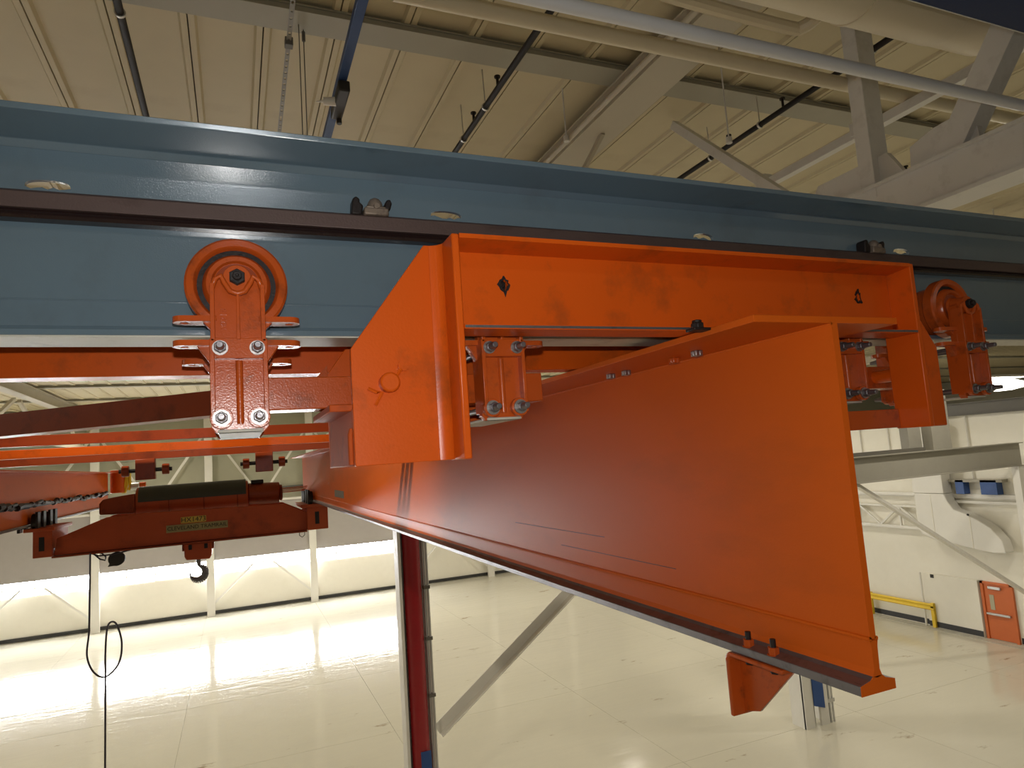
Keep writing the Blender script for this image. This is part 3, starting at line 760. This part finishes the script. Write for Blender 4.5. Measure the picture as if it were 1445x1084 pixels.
# hook block
hb = thing('hook_block', (-.70, HY + .2, -1.95), 'hanging crane hook with its red brown block under the hoist', 'hook')
blk = build('block', MB().prism([(-.94, -1.225), (-.455, -1.225), (-.465, -1.48), (-.50, -1.545), (-.90, -1.525), (-.93, -1.46)], 'y', HY + .06, HY + .4), HOIST, hb, bevel=0.02)
for x in (-.945, -.445):
    build('side_lug', MB().box(x - .025, x + .025, HY + .1, HY + .35, -1.36, -1.24), OLDRED, hb, bevel=0.006)
for x in (-.83, -.56):
    build('rope_slot', MB().box(x - .03, x + .03, HY + .052, HY + .062, -1.34, -1.25), GREASE, blk, smooth=0)
hkm = MB()
hp = []
for i in range(23):
    a_ = math.radians(80 - i * 12.5)
    hp.append((-.715 + .130 * math.cos(a_), HY + .22, -1.795 + .140 * math.sin(a_)))
hkm.tube([(-.70, HY + .22, -1.50), (-.70, HY + .22, -1.60)], .042, 12)
for i in range(len(hp) - 1):
    r0 = (.040 + .028 * math.sin(math.pi * min(1, i / 18))) * (1 if i < 17 else 1 - .15 * (i - 16))
    r1 = (.040 + .028 * math.sin(math.pi * min(1, (i + 1) / 18))) * (1 if i + 1 < 17 else 1 - .15 * (i - 15))
    hkm.cyl(hp[i], hp[i + 1], max(r0, .012), 12, max(r1, .010))
hkm.tube([(-.70, HY + .22, -1.56), hp[0], hp[1]], .038, 12)
build('hook', hkm, STEEL, hb)
# pendant cable
def smooth_path(pts, n=6):
    out = []
    P = [Vector(p) for p in pts]
    for i in range(len(P) - 1):
        p0, p1, p2, p3 = P[max(i - 1, 0)], P[i], P[i + 1], P[min(i + 2, len(P) - 1)]
        for j in range(n):
            t = j / n
            out.append(0.5 * ((2 * p1) + (p2 - p0) * t + (2 * p0 - 5 * p1 + 4 * p2 - p3) * t * t + (3 * p1 - p0 - 3 * p2 + p3) * t ** 3))
    out.append(P[-1])
    return out
cp = [(-2.42, -1.2), (-2.43, -2.0), (-2.44, -2.55), (-2.47, -2.95), (-2.37, -3.24), (-2.19, -3.35), (-1.99, -3.16), (-1.94, -2.81), (-2.02, -2.48), (-2.12, -2.44), (-2.17, -2.60), (-2.19, -3.0), (-2.19, -3.43), (-2.20, -4.9), (-2.22, -6.2)]
o = build('pendant_cable', MB().tube(smooth_path([(a, HY - .06 - .003 * i, b) for i, (a, b) in enumerate(cp)]), .016, 8), CABLE)
tag(o, 'thin dark pendant cable with a loop hanging from the hoist', 'cable')

# ------------------------------------------------------------------ red riser column, blue column, lintel frame
CY = 15.0
rc = thing('column', (3.6, CY, FZ), 'white steel column with glossy maroon pipe below the girder', 'column')
build('flange', MB().box(3.235, 3.30, CY - .15, CY + .25, FZ, 3.85), WHITE, rc, smooth=0)
build('flange', MB().box(3.86, 3.90, CY + .0, CY + .3, FZ, 3.85), WHITE, rc, smooth=0)
build('web', MB().box(3.30, 3.86, CY + .2, CY + .23, FZ, 3.85), WHITE, rc, smooth=0)
ri = build('riser_pipe', MB().cyl((3.555, CY - .05, FZ), (3.555, CY - .05, 3.8), .195, 32), MAROON, rc)
ri['label'] = 'glossy maroon pipe'
for z in (-2.85, -4.1, -5.35):
    build('pipe_band', MB().cyl((3.555, CY - .05, z), (3.555, CY - .05, z + .05), .200, 32), MAROON, ri)
build('blue_mark', MB().box(3.50, 3.72, CY - .27, CY - .25, -6.6, -6.15), BLUE, rc, smooth=0)
build('conduit', MB().tube([(3.80, CY - .12, FZ), (3.80, CY - .12, -1.0), (3.80, CY - .12, 2.0)], .022, 8).tube([(3.87, CY - .16, FZ), (3.87, CY - .16, 2.0)], .025, 8), ALU, rc)
for z in (-2.8, -3.9, -5.1):
    build('clamp', MB().box(3.76, 3.91, CY - .20, CY - .1, z, z + .07), DARKST, rc, smooth=0)
bc = thing('column', (14.9, CY, FZ), 'white steel column with blue panel seen below the girder end', 'column')
build('flange', MB().box(14.40, 14.72, CY - .02, CY + .05, FZ, 3.85).box(14.40, 14.43, CY, CY + .5, FZ, 3.85), WHITE, bc, smooth=0)
build('flange', MB().box(14.97, 15.27, CY - .02, CY + .05, FZ, 3.85).box(15.24, 15.27, CY, CY + .5, FZ, 3.85), WHITE, bc, smooth=0)
build('web', MB().box(14.72, 14.97, CY + .2, CY + .23, FZ, 3.85), GREYST, bc, smooth=0)
build('blue_panel', MB().prism([(14.74, -7.52), (15.12, -7.64), (15.12, -5.0), (14.74, -5.0)], 'y', CY - .05, CY - .02), BLUE, bc, smooth=0)
build('conduit', MB().tube([(15.36, CY + .02, FZ), (15.36, CY + .02, 2.0)], .035, 8), ALU, bc)
build('conduit', MB().tube([(15.47, CY + .02, FZ), (15.47, CY + .02, 2.0)], .03, 8), ALU, bc)
build('clamp', MB().box(15.27, 15.53, CY - .02, CY + .06, -7.55, -7.45), ALU, bc, smooth=0)
o = build('column_brace', MB().angle((4.0, CY + .1, -5.95), (14.3, CY + .1, 1.5), .24, .02), WHITE, None)
tag(o, 'long pale diagonal brace rising from the maroon pipe column', 'brace')
ln = thing('lintel_frame', (21.5, CY, FZ), 'grey steel lintel frame with post in front of the right wall', 'frame')
build('lintel', MB().prism([(CY - .15, -1.58), (CY + .15, -1.58), (CY + .15, -1.55), (CY + .02, -1.55), (CY + .02, -.80), (CY + .15, -.80), (CY + .15, -.77), (CY - .15, -.77), (CY - .15, -.80), (CY - .01, -.80), (CY - .01, -1.55), (CY - .15, -1.55)], 'x', 15.2, 25.45), GREYST, ln, smooth=0)
build('post', MB().box(25.05, 25.45, CY - .12, CY + .12, FZ, -1.58), WHITE, ln, smooth=0)
text('post_letter', 'C', .22, INK, ln, Matrix(((1, 0, 0, 25.27), (0, 0, -1, CY - .123), (0, 1, 0, -3.75), (0, 0, 0, 1))), .002)
build('post_stub', MB().box(21.0, 21.9, CY - .05, CY + .3, -.77, 1.2), GREYST, ln, smooth=0)
build('top_strip', MB().box(16.5, 20.75, CY + .05, CY + .25, -.765, -.66), DARKST, ln, smooth=0)
build('diagonal', MB().angle((17.6, CY + .1, -1.62), (25.1, CY + .1, -6.0), .17, .015), WHITE, ln, smooth=0)
build('pilaster', MB().box(20.35, 20.95, CY + .3, CY + .6, -1.55, 1.2), GREYST, ln, smooth=0)

# ------------------------------------------------------------------ right wall furniture
gr = thing('guard_rail', (25.6, 21, FZ), 'yellow guard rail standing along the right wall', 'railing')
for y in (19.45, 22.35):
    build('post', MB().box(25.93, 26.05, y - .07, y + .07, FZ, -7.13), YELLOW, gr, bevel=0.01)
build('rail', MB().prism([(25.93, -7.42), (25.90, -7.38), (25.93, -7.33), (25.93, -7.27), (25.90, -7.22), (25.93, -7.16), (25.96, -7.16), (25.96, -7.42)], 'y', 19.38, 27.5), YELLOW, gr, smooth=0)
build('post', MB().box(25.93, 26.05, 26.6, 26.74, FZ, -7.13), YELLOW, gr, bevel=0.01)
du = thing('air_duct', (25.8, 17.5, -4.5), 'white sheet metal air duct curving along the right wall', 'duct')
build('vertical_duct', MB().box(25.54, 26.05, 18.04, 19.32, -2.65, 0.2), WHITE, du, bevel=0.02)
elb = [(19.30, -4.0), (19.15, -4.30), (18.75, -4.45), (17.15, -4.70), (16.45, -4.78), (16.02, -4.74), (16.10, -4.30), (16.45, -3.85), (16.9, -3.58), (17.35, -3.38), (17.75, -3.25), (17.95, -2.95), (18.05, -2.66), (19.30, -2.66)]
build('elbow', MB().prism(elb, "x", 25.55, 26.05), WHITE, du, bevel=0.03, smooth=50)
build('seam', MB().box(25.54, 25.56, 17.15, 17.18, -4.68, -3.5), WALL, du, smooth=0)
build('seam', MB().box(25.54, 25.56, 18.6, 18.63, -4.4, -2.7), WALL, du, smooth=0)
build('rivet', MB().cyl((25.52, 17.2, -3.42), (25.56, 17.2, -3.42), .04, 8), INK, du)
jt = thing('lattice_joist', (25.9, 26, -4.15), 'cream lattice joist along the right wall above the guard rail', 'truss')
build('chord', MB().box(25.95, 26.1, 19.3, 36, -2.80, -2.68), WHITE, jt, smooth=0)
build('chord', MB().box(25.95, 26.1, 19.3, 36, -3.30, -3.22), WHITE, jt, smooth=0)
build('chord', MB().box(25.95, 26.1, 19.3, 36, -4.20, -4.08), WHITE, jt, smooth=0)
for i in range(8):
    y = 19.4 + i * 2.0
    build('lattice_web', MB().beam((26.02, y, -4.1), (26.02, y + 1.0, -3.28), .08, .08), WHITE, jt, smooth=0)
    build('lattice_web', MB().beam((26.02, y + 2.0, -4.1), (26.02, y + 1.0, -3.28), .08, .08), WHITE, jt, smooth=0)
    build('lattice_web', MB().beam((26.02, y + 1.0, -4.1), (26.02, y + 1.0, -3.28), .10, .06), WHITE, jt, smooth=0)
for y0, y1 in ((17.42, 17.75), (16.2, 16.8)):
    o = build('wall_cabinet', MB().box(25.85, 26.19, y0, y1, -2.68, -2.13), BLUE, None, bevel=0.01)
    tag(o, 'small blue cabinet on the wall shelf, ' + ('nearest the duct' if y0 > 17 else 'nearest the frame post'), 'cabinet', 'blue wall cabinets')

# ------------------------------------------------------------------ roof steel and services above the runway
def pipe_thing(name, p0, p1, r, mat, lb, cat='pipe', group=None, seg=20, couple=None):
    o = build(name, MB().cyl(p0, p1, r, seg), mat)
    return tag(o, lb, cat, group)
p1 = thing('cream_pipe', (5, 3.87, 2.95), 'wide cream pipe crossing the roof behind the truss post', 'pipe')
build('pipe', MB().cyl((1.0, 3.885, 3.0), (22, 3.885, 3.0), .057, 24), PIPE, p1)
p2 = thing('white_pipe', (5, 2.42, 1.95), 'thin white pipe crossing the roof in front of the truss', 'pipe')
build('pipe', MB().cyl((1.0, 2.45, 2.0), (16, 2.45, 2.0), .034, 24), PIPEW, p2)
hd = thing('pipe_elbow_run', (4.2, 4.6, 3.3), 'short grey conduit run with elbow under the roof', 'conduit')
build('conduit', MB().tube(smooth_path([(2.76, 3.48, 3.25), (2.80, 3.51, 3.16), (2.92, 3.53, 3.13), (3.98, 3.56, 3.13), (4.12, 3.52, 3.13), (4.17, 3.42, 3.16)]), .05, 10), PIPE, hd)
dk = thing('round_duct', (4, 3.0, 2.7), 'fat cream round duct under the roof at top right', 'duct')
build('duct_body', MB().cyl((1.2, 2.85, 2.987), (4.72, 2.85, 2.987), .28, 40), PIPE, dk, bevel=0.01)
build('end_collar', MB().cyl((3.86, 2.85, 2.987), (3.885, 2.85, 2.987), .288, 40), PIPE, dk)
build('end_section', MB().cyl((4.72, 2.85, 2.987), (5.2, 2.85, 2.987), .272, 40), PIPE, dk)
nb = thing('navy_beam', (6, 1.8, 2.0), 'dark navy beam cutting the top right corner', 'beam')
build('beam_body', MB().ibeam('x', 2.0, 14, 1.80, 2.0, 2.5, .28, .02, .02), NAVY, nb, bevel=0.003)
build('worn_edge', MB().box(2.0, 14, 1.9405, 1.944, 1.999, 2.021), PALESTEEL, nb, smooth=0)
# main roof truss
rt = thing('roof_truss', (5, 8, 1.66), 'pale grey roof truss with post and slanted web member at top right', 'truss')
build('bottom_chord', MB().ibeam('y', -6, 40, 5.02, 1.66, 2.0, .30, .025, .23), PALESTEEL, rt, smooth=0)
build('post', MB().box(4.93, 5.07, 3.70, 3.84, 1.9, 3.88).box(4.90, 5.10, 3.68, 3.70, 1.9, 3.88), PALESTEEL, rt, bevel=0.004)
build('web_member', MB().beam((5.0, 3.17, 1.90), (5.0, 1.72, 3.90), .17, .19), PALESTEEL, rt, bevel=0.004)
build('web_member', MB().beam((5.0, 4.33, 1.95), (5.0, 6.27, 3.84), .09, .10), PALESTEEL, rt, bevel=0.004)
build('gusset_plate', MB().prism([(3.42, 1.99), (3.40, 2.2), (3.2, 2.26), (2.90, 2.28), (2.88, 1.99)], 'x', 4.97, 5.03), PALESTEEL, rt, bevel=0.003)
build('gusset_plate', MB().prism([(4.5, 1.99), (4.3, 2.25), (3.6, 2.25), (3.45, 1.99)], 'x', 4.97, 5.03), PALESTEEL, rt, bevel=0.003)
ra = thing('rafter', (4.2, 10, 3.3), 'beige roof rafter running away under the deck', 'rafter')
build('rafter_beam', MB().ibeam('y', -4, 43.9, 3.98, 3.62, 3.829, .44, .02, .30), ROOFSTEEL, ra, smooth=0)
for i, (x, lb) in enumerate(((-7.2, 'roof rafter left of the hoist, far behind'), (16, 'roof rafter far to the right beyond the truss'))):
    t = thing('rafter', (x, 10, 3.0), lb, 'rafter')
    build('rafter_beam', MB().ibeam('y', -4, 43.9, x, 3.4, 3.829, .4, .02, .05), ROOFSTEEL, t, smooth=0)
    for j in range(5):
        y = 8 + j * 7
        build('knee_brace', MB().beam((x, y, 3.2), (x, y + 3.2, 1.9), .12, .12).beam((x, y + 6.4, 3.2), (x, y + 3.2, 1.9), .12, .12), ROOFSTEEL, t, smooth=0)
    build('lower_chord', MB().box(x - .1, x + .1, 6, 43.9, 1.8, 2.0), ROOFSTEEL, t, smooth=0)
o = build('tie_rod', MB().cyl((3.39, -2, 3.34), (3.39, 30, 3.34), .028, 12), ROOFSTEEL); tag(o, 'slim beige tie rod beside the rafter', 'rod')
st = thing('strut', (5.72, 4.5, 2.9), 'thin pale strut running through the truss at upper right', 'strut')
build('strut_bar', MB().beam((5.72, -3, 2.9), (5.72, 5.75, 2.9), .09, .09), PALESTEEL, st, bevel=0.003)
for y in (4.3, 5.6):
    build('strut_bracket', MB().box(5.66, 5.78, y, y + .15, 2.88, 3.01), PALESTEEL, st, bevel=0.004)
o = build('sway_brace', MB().beam((4.0, 6.3, 3.625), (3.92, 7.4, 3.0), .05, .05), ROOFSTEEL, None, bevel=0.003); tag(o, 'short beige brace behind the rafter above the runway', 'brace')
def sprinkler(x, lb, ys, mat=BLACK):
    t = thing('sprinkler_pipe', (x, 8, 3.45), lb, 'pipe', 'black sprinkler pipes under the roof')
    build('pipe', MB().cyl((x, -3, 3.5), (x, 40, 3.5), .030, 14), mat, t)
    for y in ys:
        build('hanger', MB().tube([(x, y, 3.53), (x - .01, y, 3.9)], .006, 6).cyl((x, y - .012, 3.5), (x, y + .012, 3.5), .040, 16), ALU, t)
        build('sprinkler_head', MB().cyl((x, y - .35, 3.53), (x, y - .35, 3.61), .014, 8).cyl((x, y - .35, 3.61), (x, y - .35, 3.625), .03, 12), BLACK, t)
sprinkler(-.725, 'black sprinkler pipe at the far left of the roof', (5.35, 8.6))
sprinkler(2.40, 'black sprinkler pipe crossing the roof near the picture centre', (5.9, 6.6))
sprinkler(5.53, 'black sprinkler pipe passing behind the truss post', (4.0, 5.45, 6.3))
sprinkler(8.71, 'black sprinkler pipe seen low behind the slanted truss member', (5.0, 5.6, 6.4))
# blue strut rail with its lamp, perforated strap, hanging rods
bs = thing('blue_rail', (.82, 5, 3.0), 'blue steel rail under the roof with a dark box on it', 'rail')
build('rail_body', MB().beam((.80, -2.0, 3.03), (.845, 6.6, 3.03), .070, .06), NAVYRAIL, bs, bevel=0.004)
build('control_box', MB().box(.80, .89, 4.95, 5.42, 2.90, 2.99), INK, bs, bevel=0.012)
build('lamp_cone', MB().cyl((.81, 5.18, 2.93), (.715, 5.20, 2.93), .036, 16, .030).cyl((.715, 5.20, 2.93), (.66, 5.22, 2.93), .012, 8, .004), WHITE, bs)
build('box_knob', MB().cyl((.865, 5.40, 2.90), (.865, 5.40, 2.86), .022, 10), INK, bs)
ps = thing('perforated_strap', (.41, 5, 3.0), 'perforated grey metal strap under the roof at left', 'strap')
build('strap', MB().plate([(.368, 2.0), (.400, 2.0), (.452, 7.0), (.420, 7.0)], [circ((.384 + .052 * (i / 60), 2.05 + 4.9 * i / 60), .0095, 8, 1.6) for i in range(61)], 'z', 3.0, 3.006), GREYSTRAP, ps, smooth=0)
build('strap_clip', MB().box(.385, .44, 4.58, 4.64, 2.97, 3.03), DARKST, ps, bevel=0.004)
for i, (x, y, z0, z1, lb) in enumerate(((.632, 5.66, 1.2, 3.832, 'dark thin rod hanging between the strap and the blue rail'), (.588, 5.60, 1.2, 3.832, 'thin rod with turnbuckle hanging beside the perforated strap'))):
    t = thing('hanging_rod', (x, y, z0), lb, 'rod')
    build('rod', MB().cyl((x, y, z0), (x, y, z1), .0045, 8), DARKST, t)
    build('rod_end', MB().cyl((x, y, (2.66 if i else 3.72)), (x, y, (2.76 if i else 3.81)), .016, 8), DARKST, t, bevel=0.003)
for i, (x, y) in enumerate(((4.55, 4.9), (3.35, 6.0))):
    o = build('hanger_rod', MB().cyl((x, y, 2.9 + .4 * i), (x, y, 3.9), .008, 8).cyl((x, y, 2.9 + .4 * i), (x, y, 2.96 + .4 * i), .03, 10), PALESTEEL)
    tag(o, 'thin hanger rod under the deck ' + ('above the pale truss member' if i == 0 else 'beside the beige rafter'), 'rod')
# fixtures for the hall lamps and the added fill lamps, fixed to the roof
for i, (x, y) in enumerate(HALL + [(.05, -3.6), (9, -6), (-9, -6)]):
    build('lamp_housing', MB().box(x - .62, x + .62, y - .27, y + .27, 3.32, 3.40).cyl((x, y, 3.39), (x, y, 3.9), .012, 8), WHITE, ceil, smooth=0)
build('flood_lamp', MB().cyl((-2.44, 3.76, 3.25), (-2.40, 3.80, 3.21), .16, 20, .18).cyl((-2.44, 3.76, 3.25), (-2.44, 3.76, 3.9), .02, 8), WHITE, ceil)
t = thing('ceiling_lamp', (37, 23, 2.2), 'glowing long lamp beyond the right wall under the runway', 'lamp')
build('housing', MB().box(34.5, 40, 22.0, 23.2, 2.30, 2.42), WHITE, t, smooth=0)
build('tube', MB().lathe([(.02, -2.9), (.16, -2.3), (.30, -1.3), (.36, 0), (.30, 1.3), (.16, 2.3), (.02, 2.9)], (37.2, 22.6, 1.95), (1, 0, 0), 20), TUBE, t)
